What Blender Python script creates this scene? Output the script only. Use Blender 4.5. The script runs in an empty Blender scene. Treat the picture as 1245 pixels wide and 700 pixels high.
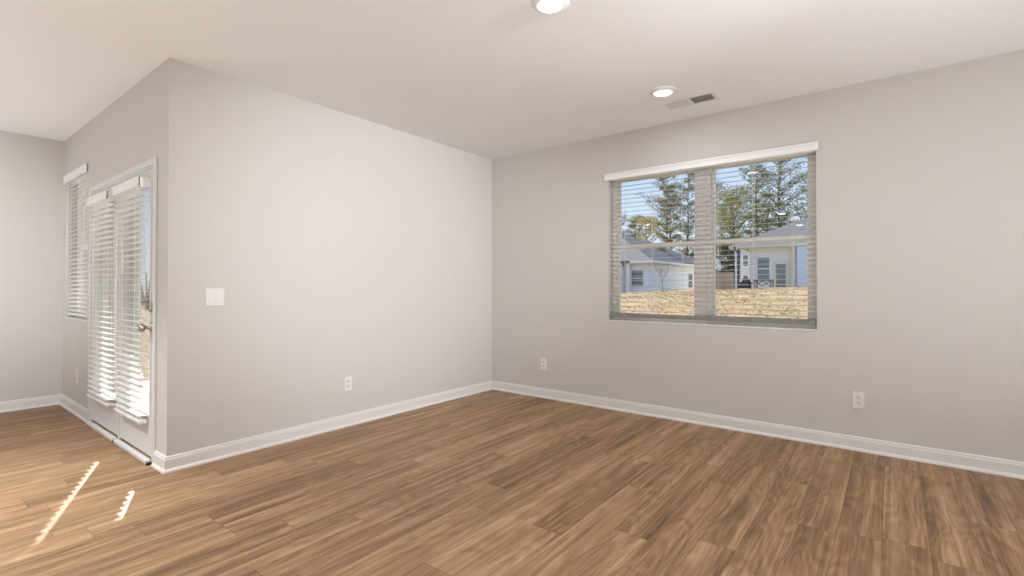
import bpy, bmesh, math, random
from mathutils import Vector, Matrix, noise

scene = bpy.context.scene
col = scene.collection
R = math.radians

# ------------------------------------------------------------------ camera, world, sun, exposure
CAM = (-4.4737, -3.7828, 1.2224)
FPX, YAW, PITCH = 594.3, R(37.854), R(0.5166)
cd = bpy.data.cameras.new('camera')
cam = bpy.data.objects.new('camera', cd)
col.objects.link(cam)
cam.location = CAM
cam.rotation_euler = (math.pi / 2 + PITCH, 0, YAW - math.pi / 2)
cd.sensor_fit = 'HORIZONTAL'
cd.sensor_width = 36.0
cd.lens = FPX / 1245 * 36.0
cd.shift_y = -7.17 / 1245
cd.clip_start = 0.05
cd.clip_end = 600
scene.camera = cam

vs = scene.view_settings
vs.view_transform = 'Standard'
vs.look = 'None'
vs.gamma = 1.0
vs.use_curve_mapping = False
vs.exposure = 0.0
scene.display_settings.display_device = 'sRGB'
scene.cycles.max_bounces = 10
scene.cycles.diffuse_bounces = 6
scene.cycles.transparent_max_bounces = 24
scene.cycles.sample_clamp_indirect = 6.0

SUN_TAN = 0.56
SUN_H = Vector((0.375, 0.927, 0)).normalized()      # horizontal direction towards the sun
SUN_STRENGTH = 15.0
SKY_STRENGTH = 1.15
LAMP_POWER = 11.0          # each recessed ceiling light
LAMP_COL = (0.96, 0.98, 1.0)
FILL_SPOT_POWER = 780.0         # spots added out of view to light the front and far walls
FILL_UPLIGHT_POWER = 34.0       # uplights added out of view to brighten the ceiling
FILL_GLOBE_STRENGTH = 20.0      # globe fill lights added out of view

world = bpy.data.worlds.new('sky')
scene.world = world
world.use_nodes = True
wn, wl = world.node_tree.nodes, world.node_tree.links
wn.clear()
wo = wn.new('ShaderNodeOutputWorld')
bg = wn.new('ShaderNodeBackground')
bg.inputs['Strength'].default_value = SKY_STRENGTH
tc = wn.new('ShaderNodeTexCoord')
sp = wn.new('ShaderNodeSeparateXYZ')
rp = wn.new('ShaderNodeValToRGB')
rp.color_ramp.elements[0].position = 0.0
rp.color_ramp.elements[0].color = (0.86, 0.92, 0.98, 1)
rp.color_ramp.elements[1].position = 1.0
rp.color_ramp.elements[1].color = (0.24, 0.42, 0.80, 1)
e = rp.color_ramp.elements.new(0.12); e.color = (0.66, 0.81, 0.98, 1)
e = rp.color_ramp.elements.new(0.28); e.color = (0.40, 0.62, 0.95, 1)
wl.new(tc.outputs['Generated'], sp.inputs[0])
wl.new(sp.outputs['Z'], rp.inputs[0])
wl.new(rp.outputs[0], bg.inputs['Color'])
wl.new(bg.outputs[0], wo.inputs[0])

sd = bpy.data.lights.new('sun', 'SUN')
sd.energy = SUN_STRENGTH
sd.angle = R(0.5)
sd.color = (1.0, 0.93, 0.82)
sun = bpy.data.objects.new('sun', sd)
col.objects.link(sun)
sdir = (SUN_H + Vector((0, 0, SUN_TAN))).normalized()
sun.rotation_euler = sdir.to_track_quat('Z', 'Y').to_euler()
sun.location = sdir * 60


# ------------------------------------------------------------------ materials
def new_mat(name):
    m = bpy.data.materials.new(name)
    m.use_nodes = True
    n = m.node_tree.nodes
    return m, n, m.node_tree.links, n['Principled BSDF']


def plain(name, colr, rough=0.5, metal=0.0, bump=0.0, bscale=200, var=0.0, vscale=6.0, spec=0.5):
    m, n, l, p = new_mat(name)
    p.inputs['Roughness'].default_value = rough
    p.inputs['Metallic'].default_value = metal
    p.inputs['Specular IOR Level'].default_value = spec
    t = n.new('ShaderNodeTexCoord')
    nz = n.new('ShaderNodeTexNoise')
    nz.inputs['Scale'].default_value = vscale
    nz.inputs['Detail'].default_value = 3
    l.new(t.outputs['Object'], nz.inputs['Vector'])
    mr = n.new('ShaderNodeMapRange')
    mr.inputs['To Min'].default_value = 1 - var
    mr.inputs['To Max'].default_value = 1 + var
    l.new(nz.outputs[0], mr.inputs['Value'])
    mx = n.new('ShaderNodeVectorMath'); mx.operation = 'SCALE'
    mx.inputs[0].default_value = colr
    l.new(mr.outputs[0], mx.inputs['Scale'])
    l.new(mx.outputs[0], p.inputs['Base Color'])
    if bump:
        b = n.new('ShaderNodeBump')
        b.inputs['Strength'].default_value = bump
        b.inputs['Distance'].default_value = 0.002
        n2 = n.new('ShaderNodeTexNoise')
        n2.inputs['Scale'].default_value = bscale
        l.new(t.outputs['Object'], n2.inputs['Vector'])
        l.new(n2.outputs[0], b.inputs['Height'])
        l.new(b.outputs[0], p.inputs['Normal'])
    return m


M = {}
M['wall'] = plain('greige_wall_paint', (0.61, 0.593, 0.57), 0.75, bump=0.12, bscale=160, var=0.01, spec=0.2)
M['ceiling'] = plain('flat_ceiling_paint', (0.865, 0.865, 0.865), 0.9, bump=0.10, bscale=120, spec=0.1)
M['trim'] = plain('white_semigloss_trim', (0.74, 0.735, 0.715), 0.35)
M['vinyl'] = plain('white_vinyl', (0.86, 0.855, 0.84), 0.35)
M['doorpaint'] = plain('white_door_paint', (0.70, 0.715, 0.715), 0.35)
M['slat'] = plain('white_blind_slat', (0.87, 0.87, 0.86), 0.4)
M['slat_shaded'] = plain('shaded_blind_slat', (0.55, 0.525, 0.49), 0.5)  # white slats with their backlit shade put into the colour
M['rail_shaded'] = plain('shaded_bottom_rail', (0.24, 0.23, 0.21), 0.5)  # rail darkened in colour for the shade on its room side
M['cord'] = plain('white_cord', (0.80, 0.79, 0.76), 0.8)
M['plate'] = plain('white_plastic', (0.78, 0.765, 0.74), 0.3)
M['slot'] = plain('dark_slot', (0.06, 0.055, 0.05), 0.6)
M['socket'] = plain('socket_face', (0.70, 0.69, 0.665), 0.35)
M['nickel'] = plain('satin_nickel', (0.42, 0.39, 0.35), 0.32, 1.0)
M['wood_sill'] = plain('brown_threshold', (0.30, 0.19, 0.11), 0.5, var=0.15, vscale=20)
M['rubber'] = plain('black_rubber', (0.02, 0.02, 0.02), 0.6)
M['ventdark'] = plain('vent_interior', (0.30, 0.27, 0.235), 0.9)
M['concrete'] = plain('concrete', (0.55, 0.53, 0.50), 0.85, var=0.06, vscale=3)
M['siding_trim'] = plain('cream_trim', (0.72, 0.66, 0.54), 0.6)
M['white_out'] = plain('white_exterior_paint', (0.82, 0.82, 0.82), 0.6)
M['gutter'] = plain('dark_gutter', (0.10, 0.10, 0.115), 0.5)
M['black'] = plain('black_cover', (0.03, 0.03, 0.035), 0.7)
M['darkwood'] = plain('dark_furniture', (0.10, 0.09, 0.085), 0.6)
M['brick_house'] = plain('tan_house', (0.52, 0.42, 0.34), 0.8, var=0.1, vscale=2)
M['bark'] = plain('pine_bark', (0.17, 0.125, 0.095), 0.9, var=0.3, vscale=4)
M['palebark'] = plain('pale_bark', (0.30, 0.25, 0.215), 0.9, var=0.2, vscale=8)
M['red'] = plain('red_ribbon', (0.75, 0.12, 0.07), 0.6)


def siding(name, colr, h=0.18):
    m, n, l, p = new_mat(name)
    p.inputs['Roughness'].default_value = 0.6
    t = n.new('ShaderNodeTexCoord')
    s = n.new('ShaderNodeSeparateXYZ')
    l.new(t.outputs['Object'], s.inputs[0])
    d = n.new('ShaderNodeMath'); d.operation = 'DIVIDE'; d.inputs[1].default_value = h
    f = n.new('ShaderNodeMath'); f.operation = 'FRACT'
    l.new(s.outputs['Z'], d.inputs[0]); l.new(d.outputs[0], f.inputs[0])
    b = n.new('ShaderNodeBump'); b.inputs['Strength'].default_value = 0.7
    b.inputs['Distance'].default_value = 0.02; b.invert = True
    l.new(f.outputs[0], b.inputs['Height']); l.new(b.outputs[0], p.inputs['Normal'])
    p.inputs['Base Color'].default_value = (*colr, 1)
    return m


M['siding'] = siding('white_lap_siding', (0.80, 0.81, 0.83))
M['siding_cream'] = siding('cream_lap_siding', (0.80, 0.78, 0.72))
M['siding_blue'] = siding('pale_blue_lap_siding', (0.62, 0.69, 0.82))
M['siding_grey'] = siding('grey_lap_siding', (0.52, 0.57, 0.65))


def shingle_mat():
    m, n, l, p = new_mat('grey_shingles')
    p.inputs['Roughness'].default_value = 0.9
    t = n.new('ShaderNodeTexCoord')
    mp = n.new('ShaderNodeMapping'); mp.inputs['Scale'].default_value = (2.0, 2.0, 9.0)
    nz = n.new('ShaderNodeTexNoise'); nz.inputs['Scale'].default_value = 2.5; nz.inputs['Detail'].default_value = 4
    l.new(t.outputs['Object'], mp.inputs[0]); l.new(mp.outputs[0], nz.inputs['Vector'])
    r = n.new('ShaderNodeValToRGB')
    r.color_ramp.elements[0].position = 0.3; r.color_ramp.elements[0].color = (0.085, 0.085, 0.095, 1)
    r.color_ramp.elements[1].position = 0.7; r.color_ramp.elements[1].color = (0.17, 0.17, 0.185, 1)
    l.new(nz.outputs[0], r.inputs[0]); l.new(r.outputs[0], p.inputs['Base Color'])
    return m


M['shingle'] = shingle_mat()


def glass_mat(name, tint=(0.97, 0.98, 0.98), refl=1.0):
    m = bpy.data.materials.new(name)
    m.use_nodes = True
    n, l = m.node_tree.nodes, m.node_tree.links
    n.clear()
    o = n.new('ShaderNodeOutputMaterial')
    mix = n.new('ShaderNodeMixShader')
    tr = n.new('ShaderNodeBsdfTransparent'); tr.inputs[0].default_value = (*tint, 1)
    gl = n.new('ShaderNodeBsdfGlossy'); gl.inputs['Roughness'].default_value = 0.0
    fr = n.new('ShaderNodeFresnel'); fr.inputs['IOR'].default_value = 1.45
    mu = n.new('ShaderNodeMath'); mu.operation = 'MULTIPLY'; mu.inputs[1].default_value = refl
    l.new(fr.outputs[0], mu.inputs[0]); l.new(mu.outputs[0], mix.inputs[0])
    l.new(tr.outputs[0], mix.inputs[1]); l.new(gl.outputs[0], mix.inputs[2])
    l.new(mix.outputs[0], o.inputs[0])
    return m


M['glass'] = glass_mat('window_glass', refl=0.6)


def farglass():
    m, n, l, p = new_mat('house_window_glass')
    p.inputs['Base Color'].default_value = (0.16, 0.20, 0.20, 1)
    p.inputs['Roughness'].default_value = 0.08
    return m


M['farglass'] = farglass()


def emit(name, colr, s):
    m, n, l, p = new_mat(name)
    p.inputs['Base Color'].default_value = (0.9, 0.9, 0.9, 1)
    p.inputs['Emission Color'].default_value = (*colr, 1)
    p.inputs['Emission Strength'].default_value = s
    return m


def floor_mat():
    m, n, l, p = new_mat('oak_vinyl_plank')
    W, L = 0.178, 1.22

    def math_(op, a, b=None, c=None):
        k = n.new('ShaderNodeMath'); k.operation = op
        for i, v in enumerate((a, b, c)):
            if v is None: continue
            if isinstance(v, (int, float)): k.inputs[i].default_value = v
            else: l.new(v, k.inputs[i])
        return k.outputs[0]
    t = n.new('ShaderNodeTexCoord')
    s = n.new('ShaderNodeSeparateXYZ'); l.new(t.outputs['Object'], s.inputs[0])
    x, y = s.outputs['X'], s.outputs['Y']
    v = math_('DIVIDE', y, W)
    row = math_('FLOOR', v)
    fv = math_('FRACT', v)
    wn1 = n.new('ShaderNodeTexWhiteNoise'); wn1.noise_dimensions = '1D'; l.new(row, wn1.inputs['W'])
    u = math_('ADD', math_('DIVIDE', x, L), math_('MULTIPLY', wn1.outputs['Value'], 7.31))
    colm = math_('FLOOR', u)
    fu = math_('FRACT', u)
    cb = n.new('ShaderNodeCombineXYZ'); l.new(row, cb.inputs[0]); l.new(colm, cb.inputs[1])
    wn2 = n.new('ShaderNodeTexWhiteNoise'); wn2.noise_dimensions = '2D'; l.new(cb.outputs[0], wn2.inputs['Vector'])
    pid = wn2.outputs['Value']
    # grain coordinates: long along x, shifted per plank
    g = n.new('ShaderNodeCombineXYZ')
    l.new(math_('MULTIPLY', x, 1.0), g.inputs[0])
    l.new(math_('ADD', y, math_('MULTIPLY', pid, 3.0)), g.inputs[1])
    l.new(math_('MULTIPLY', pid, 37.0), g.inputs[2])

    def nz(scale, sx, sy, det, rough=0.6, dist=0.0):
        mp = n.new('ShaderNodeMapping'); mp.inputs['Scale'].default_value = (sx, sy, 1)
        l.new(g.outputs[0], mp.inputs[0])
        k = n.new('ShaderNodeTexNoise'); k.inputs['Scale'].default_value = scale
        k.inputs['Detail'].default_value = det; k.inputs['Roughness'].default_value = rough
        k.inputs['Distortion'].default_value = dist
        l.new(mp.outputs[0], k.inputs['Vector'])
        return k.outputs[0]
    broad = nz(1.0, 0.55, 14.0, 4, 0.6, 0.4)     # wide light and dark streaks
    mid = nz(1.0, 1.5, 70.0, 5, 0.7, 0.5)
    fine = nz(1.0, 9.0, 320.0, 4, 0.75)
    # cathedral rings
    ringbase = nz(1.0, 1.3, 7.0, 1, 0.4, 0.3)
    rings = math_('SINE', math_('MULTIPLY', ringbase, 60.0))
    blot = nz(1.0, 2.2, 9.0, 2, 0.5)
    tot = math_('ADD', math_('MULTIPLY', math_('SUBTRACT', broad, 0.5), 1.0),
                math_('MULTIPLY', math_('SUBTRACT', mid, 0.5), 0.75))
    tot = math_('ADD', tot, math_('MULTIPLY', math_('SUBTRACT', fine, 0.5), 0.42))
    tot = math_('ADD', tot, math_('MULTIPLY', rings, 0.055))
    tot = math_('ADD', tot, math_('MULTIPLY', math_('SUBTRACT', blot, 0.5), 0.35))
    tot = math_('ADD', tot, math_('MULTIPLY', math_('SUBTRACT', pid, 0.5), 0.17))
    tot = math_('ADD', tot, 0.5)
    r = n.new('ShaderNodeValToRGB')
    E_ = r.color_ramp.elements
    E_[0].position = 0.12; E_[0].color = (0.092, 0.051, 0.024, 1)
    E_[1].position = 0.92; E_[1].color = (0.54, 0.375, 0.225, 1)
    k = E_.new(0.38); k.color = (0.222, 0.127, 0.060, 1)
    k = E_.new(0.60); k.color = (0.350, 0.213, 0.109, 1)
    l.new(tot, r.inputs[0])
    # seams
    ev = math_('MINIMUM', fv, math_('SUBTRACT', 1.0, fv))
    eu = math_('MINIMUM', fu, math_('SUBTRACT', 1.0, fu))
    sv = math_('LESS_THAN', math_('MULTIPLY', ev, W), 0.0011)
    su = math_('LESS_THAN', math_('MULTIPLY', eu, L), 0.0013)
    seam = math_('MAXIMUM', sv, su)
    dk = math_('SUBTRACT', 1.0, math_('MULTIPLY', seam, 0.45))
    sc = n.new('ShaderNodeVectorMath'); sc.operation = 'SCALE'
    l.new(r.outputs[0], sc.inputs[0]); l.new(dk, sc.inputs['Scale'])
    l.new(sc.outputs[0], p.inputs['Base Color'])
    rr = n.new('ShaderNodeMapRange'); rr.inputs['To Min'].default_value = 0.42; rr.inputs['To Max'].default_value = 0.56
    l.new(mid, rr.inputs['Value']); l.new(rr.outputs[0], p.inputs['Roughness'])
    p.inputs['Specular IOR Level'].default_value = 0.45
    b = n.new('ShaderNodeBump'); b.inputs['Strength'].default_value = 0.15; b.inputs['Distance'].default_value = 0.001
    l.new(math_('SUBTRACT', fine, math_('MULTIPLY', seam, 1.5)), b.inputs['Height'])
    l.new(b.outputs[0], p.inputs['Normal'])
    return m


M['floor'] = floor_mat()


def ramp_mat(name, stops, scale, stretch=(1, 1, 1), detail=5, rough=0.95):
    m, n, l, p = new_mat(name)
    p.inputs['Roughness'].default_value = rough
    p.inputs['Specular IOR Level'].default_value = 0.1
    t = n.new('ShaderNodeTexCoord')
    mp = n.new('ShaderNodeMapping'); mp.inputs['Scale'].default_value = stretch
    nz = n.new('ShaderNodeTexNoise'); nz.inputs['Scale'].default_value = scale
    nz.inputs['Detail'].default_value = detail; nz.inputs['Roughness'].default_value = 0.7
    l.new(t.outputs['Object'], mp.inputs[0]); l.new(mp.outputs[0], nz.inputs['Vector'])
    r = n.new('ShaderNodeValToRGB')
    el = r.color_ramp.elements
    el[0].position, el[0].color = stops[0][0], (*stops[0][1], 1)
    el[1].position, el[1].color = stops[-1][0], (*stops[-1][1], 1)
    for q, c in stops[1:-1]:
        k = el.new(q); k.color = (*c, 1)
    l.new(nz.outputs[0], r.inputs[0]); l.new(r.outputs[0], p.inputs['Base Color'])
    return m


M['lawn'] = ramp_mat('dormant_lawn', [(0.30, (0.22, 0.15, 0.085)), (0.45, (0.30, 0.212, 0.118)), (0.60, (0.36, 0.26, 0.145)), (0.75, (0.41, 0.31, 0.18))],
                     1.6, (1, 1, 1), 8)
M['needle_green'] = ramp_mat('pine_needles', [(0.3, (0.09, 0.125, 0.05)), (0.7, (0.31, 0.30, 0.145))], 0.7)
M['needle_olive'] = ramp_mat('olive_needles', [(0.3, (0.20, 0.22, 0.07)), (0.7, (0.42, 0.41, 0.15))], 0.7)
M['needle_gold'] = ramp_mat('golden_needles', [(0.3, (0.34, 0.27, 0.05)), (0.7, (0.60, 0.48, 0.11))], 0.7)
M['needle_dark'] = ramp_mat('dark_needles', [(0.3, (0.045, 0.07, 0.035)), (0.7, (0.12, 0.15, 0.07))], 0.7)
M['twig'] = plain('grey_brown_twigs', (0.25, 0.20, 0.17), 0.9, var=0.2)
M['fencewood'] = plain('weathered_fence', (0.30, 0.23, 0.18), 0.9, var=0.2, vscale=3)


# ------------------------------------------------------------------ geometry helpers
class MB:
    def __init__(self):
        self.bm = bmesh.new()

    def box(self, x0, x1, y0, y1, z0, z1, rot=None, piv=None):
        vs_ = [self.bm.verts.new((x, y, z)) for x in (x0, x1) for y in (y0, y1) for z in (z0, z1)]
        for f in ((0, 1, 3, 2), (4, 6, 7, 5), (0, 4, 5, 1), (2, 3, 7, 6), (0, 2, 6, 4), (1, 5, 7, 3)):
            self.bm.faces.new([vs_[i] for i in f])
        if rot is not None:
            bmesh.ops.rotate(self.bm, verts=vs_, cent=piv, matrix=rot)
        return vs_

    def tube(self, pts, rads, n=8, cap=True):
        rings = []
        pts = [Vector(p) for p in pts]
        for i, p in enumerate(pts):
            d = (pts[min(i + 1, len(pts) - 1)] - pts[max(i - 1, 0)]).normalized()
            a = d.cross(Vector((0, 0, 1)))
            if a.length < 1e-3: a = d.cross(Vector((1, 0, 0)))
            a.normalize(); b = d.cross(a)
            rr = rads[i] if isinstance(rads, (list, tuple)) else rads
            rings.append([self.bm.verts.new(p + (a * math.cos(t) + b * math.sin(t)) * rr)
                          for t in [2 * math.pi * k / n for k in range(n)]])
        for r0, r1 in zip(rings, rings[1:]):
            for k in range(n):
                self.bm.faces.new((r0[k], r0[(k + 1) % n], r1[(k + 1) % n], r1[k]))
        if cap:
            self.bm.faces.new(rings[0]); self.bm.faces.new(rings[-1][::-1])

    def lathe(self, prof, center, axis='Z', n=48):
        """prof: list of (radius, height along axis); closes at r=0"""
        c = Vector(center)
        ax = {'X': (Vector((0, 1, 0)), Vector((0, 0, 1)), Vector((1, 0, 0))),
              'Z': (Vector((1, 0, 0)), Vector((0, 1, 0)), Vector((0, 0, 1)))}[axis]
        rings = []
        for r, h in prof:
            if r < 1e-6:
                rings.append([self.bm.verts.new(c + ax[2] * h)])
            else:
                rings.append([self.bm.verts.new(c + ax[2] * h + ax[0] * r * math.cos(2 * math.pi * k / n) + ax[1] * r * math.sin(2 * math.pi * k / n)) for k in range(n)])
        for a, b in zip(rings, rings[1:]):
            for k in range(n):
                if len(a) == 1 and len(b) == 1: continue
                if len(a) == 1: self.bm.faces.new((a[0], b[k], b[(k + 1) % n]))
                elif len(b) == 1: self.bm.faces.new((a[k], a[(k + 1) % n], b[0]))
                else: self.bm.faces.new((a[k], a[(k + 1) % n], b[(k + 1) % n], b[k]))

    def sweep(self, path, prof, closed_ends=True):
        """path: 2D points (mitred); prof: (offset to the left of travel, z)"""
        P = [Vector((p[0], p[1])) for p in path]
        rings = []
        for i, p in enumerate(P):
            d0 = (P[i] - P[i - 1]).normalized() if i > 0 else None
            d1 = (P[i + 1] - P[i]).normalized() if i < len(P) - 1 else None
            if d0 is None: d0 = d1
            if d1 is None: d1 = d0
            n0 = Vector((-d0.y, d0.x)); n1 = Vector((-d1.y, d1.x))
            m_ = (n0 + n1).normalized(); k = 1 / max(0.2, m_.dot(n0))
            rings.append([self.bm.verts.new((p.x + m_.x * o * k, p.y + m_.y * o * k, z)) for o, z in prof])
        np_ = len(prof)
        for a, b in zip(rings, rings[1:]):
            for k in range(np_):
                self.bm.faces.new((a[k], a[(k + 1) % np_], b[(k + 1) % np_], b[k]))
        if closed_ends:
            self.bm.faces.new(rings[0]); self.bm.faces.new(rings[-1][::-1])

    def poly(self, pts):
        self.bm.faces.new([self.bm.verts.new(p) for p in pts])

    def build(self, name, mat, parent=None, smooth=False, bevel=0.0):
        bmesh.ops.recalc_face_normals(self.bm, faces=self.bm.faces[:])
        me = bpy.data.meshes.new(name)
        self.bm.to_mesh(me); self.bm.free()
        for m_ in (mat if isinstance(mat, (list, tuple)) else [mat]):
            me.materials.append(m_)
        if smooth:
            for p in me.polygons: p.use_smooth = True
        o = bpy.data.objects.new(name, me)
        col.objects.link(o)
        if parent is not None:
            o.parent = parent
            o.matrix_parent_inverse = Matrix.Translation(-Vector(parent['_org'])) if '_org' in parent else Matrix()
        if bevel:
            b = o.modifiers.new('bevel', 'BEVEL'); b.width = bevel; b.segments = 2
            b.limit_method = 'ANGLE'; b.angle_limit = R(50)
        return o


ORG = {}


def thing(name, loc, label=None, cat=None, group=None, kind=None):
    o = bpy.data.objects.new(name, None)
    col.objects.link(o)
    o.location = loc
    o.empty_display_size = 0.1
    ORG[o.name] = Vector(loc)
    if label: o['label'] = label
    if cat: o['category'] = cat
    if group: o['group'] = group
    if kind: o['kind'] = kind
    return o


def part(mb, name, mat, parent, smooth=False, bevel=0.0, label=None):
    """mesh built in world coordinates, parented to a thing (or to a part of one)"""
    o = mb.build(name, mat, None, smooth, bevel)
    root = parent
    while root.parent is not None: root = root.parent
    org = ORG[root.name]
    for v in o.data.vertices: v.co -= org
    o.parent = parent
    if label: o['label'] = label
    return o


def struct(mb, name, mat, smooth=False, bevel=0.0):
    o = mb.build(name, mat, None, smooth, bevel)
    o['kind'] = 'structure'
    return o


def tag(o, label, cat, group=None, kind=None):
    o['label'] = label; o['category'] = cat
    if group: o['group'] = group
    if kind: o['kind'] = kind
    return o


def copy_tree(o, parent=None):
    c = o.copy(); col.objects.link(c)
    if parent is not None: c.parent = parent
    for ch in list(o.children): copy_tree(ch, c)
    return c


# ------------------------------------------------------------------ room shell
H = 2.743
XA, YC = -3.318, 3.065          # patio wall plane and far wall plane
XL, YB = -10.2, -9.4            # unseen sides of the open plan room
T = 0.16

m = MB(); m.box(XL, 0, YB, 0, -0.12, 0); m.box(XL, XA, 0, YC, -0.12, 0)
struct(m, 'floor', M['floor'])
m = MB(); m.box(XL - T, T, YB - T, T, H, H + 0.12); m.box(XL - T, XA + T, T, YC + T, H, H + 0.12)
struct(m, 'ceiling', M['ceiling'])


def wall_x(name, x0, x1, ya, yb, openings):
    """wall slab between x0 and x1 running along y, openings = (y0, y1, z0, z1)"""
    m = MB()
    ys = ya
    for (o0, o1, z0, z1) in sorted(openings):
        m.box(x0, x1, ys, o0, 0, H)
        if z0 > 0: m.box(x0, x1, o0, o1, 0, z0)
        m.box(x0, x1, o0, o1, z1, H)
        ys = o1
    m.box(x0, x1, ys, yb, 0, H)
    return struct(m, name, M['wall'])


WY0, WY1, WZ0, WZ1 = -3.320, -1.535, 0.873, 2.350     # window in the right wall
DY0, DY1, DZ1 = 0.232, 1.922, 2.088                    # patio door opening
FY0, FY1, FZ0, FZ1 = 2.090, 2.930, 0.895, 2.335        # window beside the patio door
wall_x('wall_right', 0, T, YB, 0, [(WY0, WY1, WZ0, WZ1)])
m = MB(); m.box(XA, T, 0, T, 0, H); struct(m, 'wall_front', M['wall'])
wall_x('wall_patio', XA, XA + T, T, YC, [(DY0, DY1, 0, DZ1), (FY0, FY1, FZ0, FZ1)])
m = MB(); m.box(XL - T, XA + T, YC, YC + T, 0, H); struct(m, 'wall_far', M['wall'])
wall_x('wall_left', XL - T, XL, YB, YC, [(-6.6, -4.8, 0.0, 2.1), (-2.6, -0.8, 0.9, 2.3)])
m = MB(); m.box(XL - T, T, YB - T, YB, 0, H); struct(m, 'wall_back', M['wall'])

# baseboards: profile with a cap and a shoe moulding (offset from wall, z)
BP = [(0, 0), (0.030, 0), (0.029, 0.010), (0.024, 0.018), (0.0155, 0.021), (0.0155, 0.076), (0.0145, 0.083), (0.009, 0.087), (0.0105, 0.094), (0.006, 0.101), (0, 0.103)]


def baseboard(name, path):
    m = MB(); m.sweep(path, BP); return struct(m, name, M['trim'])


# travel so that the room is on the left
baseboard('baseboard_right', [(0, YB), (0, 0)])
baseboard('baseboard_front', [(0, 0), (XA, 0), (XA, 0.203)])
baseboard('baseboard_patio', [(XA, 1.952), (XA, YC)])
baseboard('baseboard_far', [(XA, YC), (XL, YC)])

# unseen roof edge, made deep to shade the right window, and the covered patio beyond the door
m = MB(); m.box(T, 1.28, YB - 0.5, 0.3, 2.62, 2.80); m.box(T, 1.24, YB - 0.5, 0.3, 2.605, 2.62)
struct(m, 'unseen_shade_eave', M['white_out'])
m = MB(); m.box(XA + T, 0.45, T, 3.78, 2.70, 2.88); m.box(-3.4, 0.5, 3.78, 3.84, 2.66, 2.90)
struct(m, 'trim_2', M['white_out'])
m = MB(); m.box(XA + T, 0.3, T, 4.0, -0.14, -0.02); struct(m, 'trim_3', M['concrete'])

# ------------------------------------------------------------------ windows
def window_unit(root, x, y0, y1, z0, z1, sgn):
    """single hung unit; x is the inner face, sgn is the outward x direction"""
    a, b = sorted((x, x + sgn * 0.07))
    f = 0.042
    m = MB()
    m.box(a, b, y0, y0 + f, z0, z1); m.box(a, b, y1 - f, y1, z0, z1)
    m.box(a, b, y0 + f, y1 - f, z0, z0 + f); m.box(a, b, y0 + f, y1 - f, z1 - 0.034, z1)
    part(m, 'window_frame', M['vinyl'], root, bevel=0.002)
    zm = (z0 + z1) / 2 + 0.01
    s = 0.030
    # lower sash sits on the room side, upper sash behind it
    for nm, xo, za, zb in (('lower_sash', 0.012, z0 + f, zm + 0.022), ('upper_sash', 0.040, zm - 0.022, z1 - 0.034)):
        p, q = sorted((x + sgn * xo, x + sgn * (xo + 0.024)))
        m = MB()
        m.box(p, q, y0 + f, y0 + f + s, za, zb); m.box(p, q, y1 - f - s, y1 - f, za, zb)
        m.box(p, q, y0 + f + s, y1 - f - s, za, za + 0.042); tr_ = 0.042 if nm == 'lower_sash' else 0.032
        m.box(p, q, y0 + f + s, y1 - f - s, zb - tr_, zb)
        so = part(m, nm, M['vinyl'], root, bevel=0.0015)
        m = MB(); g = (p + q) / 2
        m.box(g - 0.002, g + 0.002, y0 + f + s - 0.004, y1 - f - s + 0.004, za + 0.038, zb - tr_ + 0.004)
        part(m, 'pane', M['glass'], so)


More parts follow.
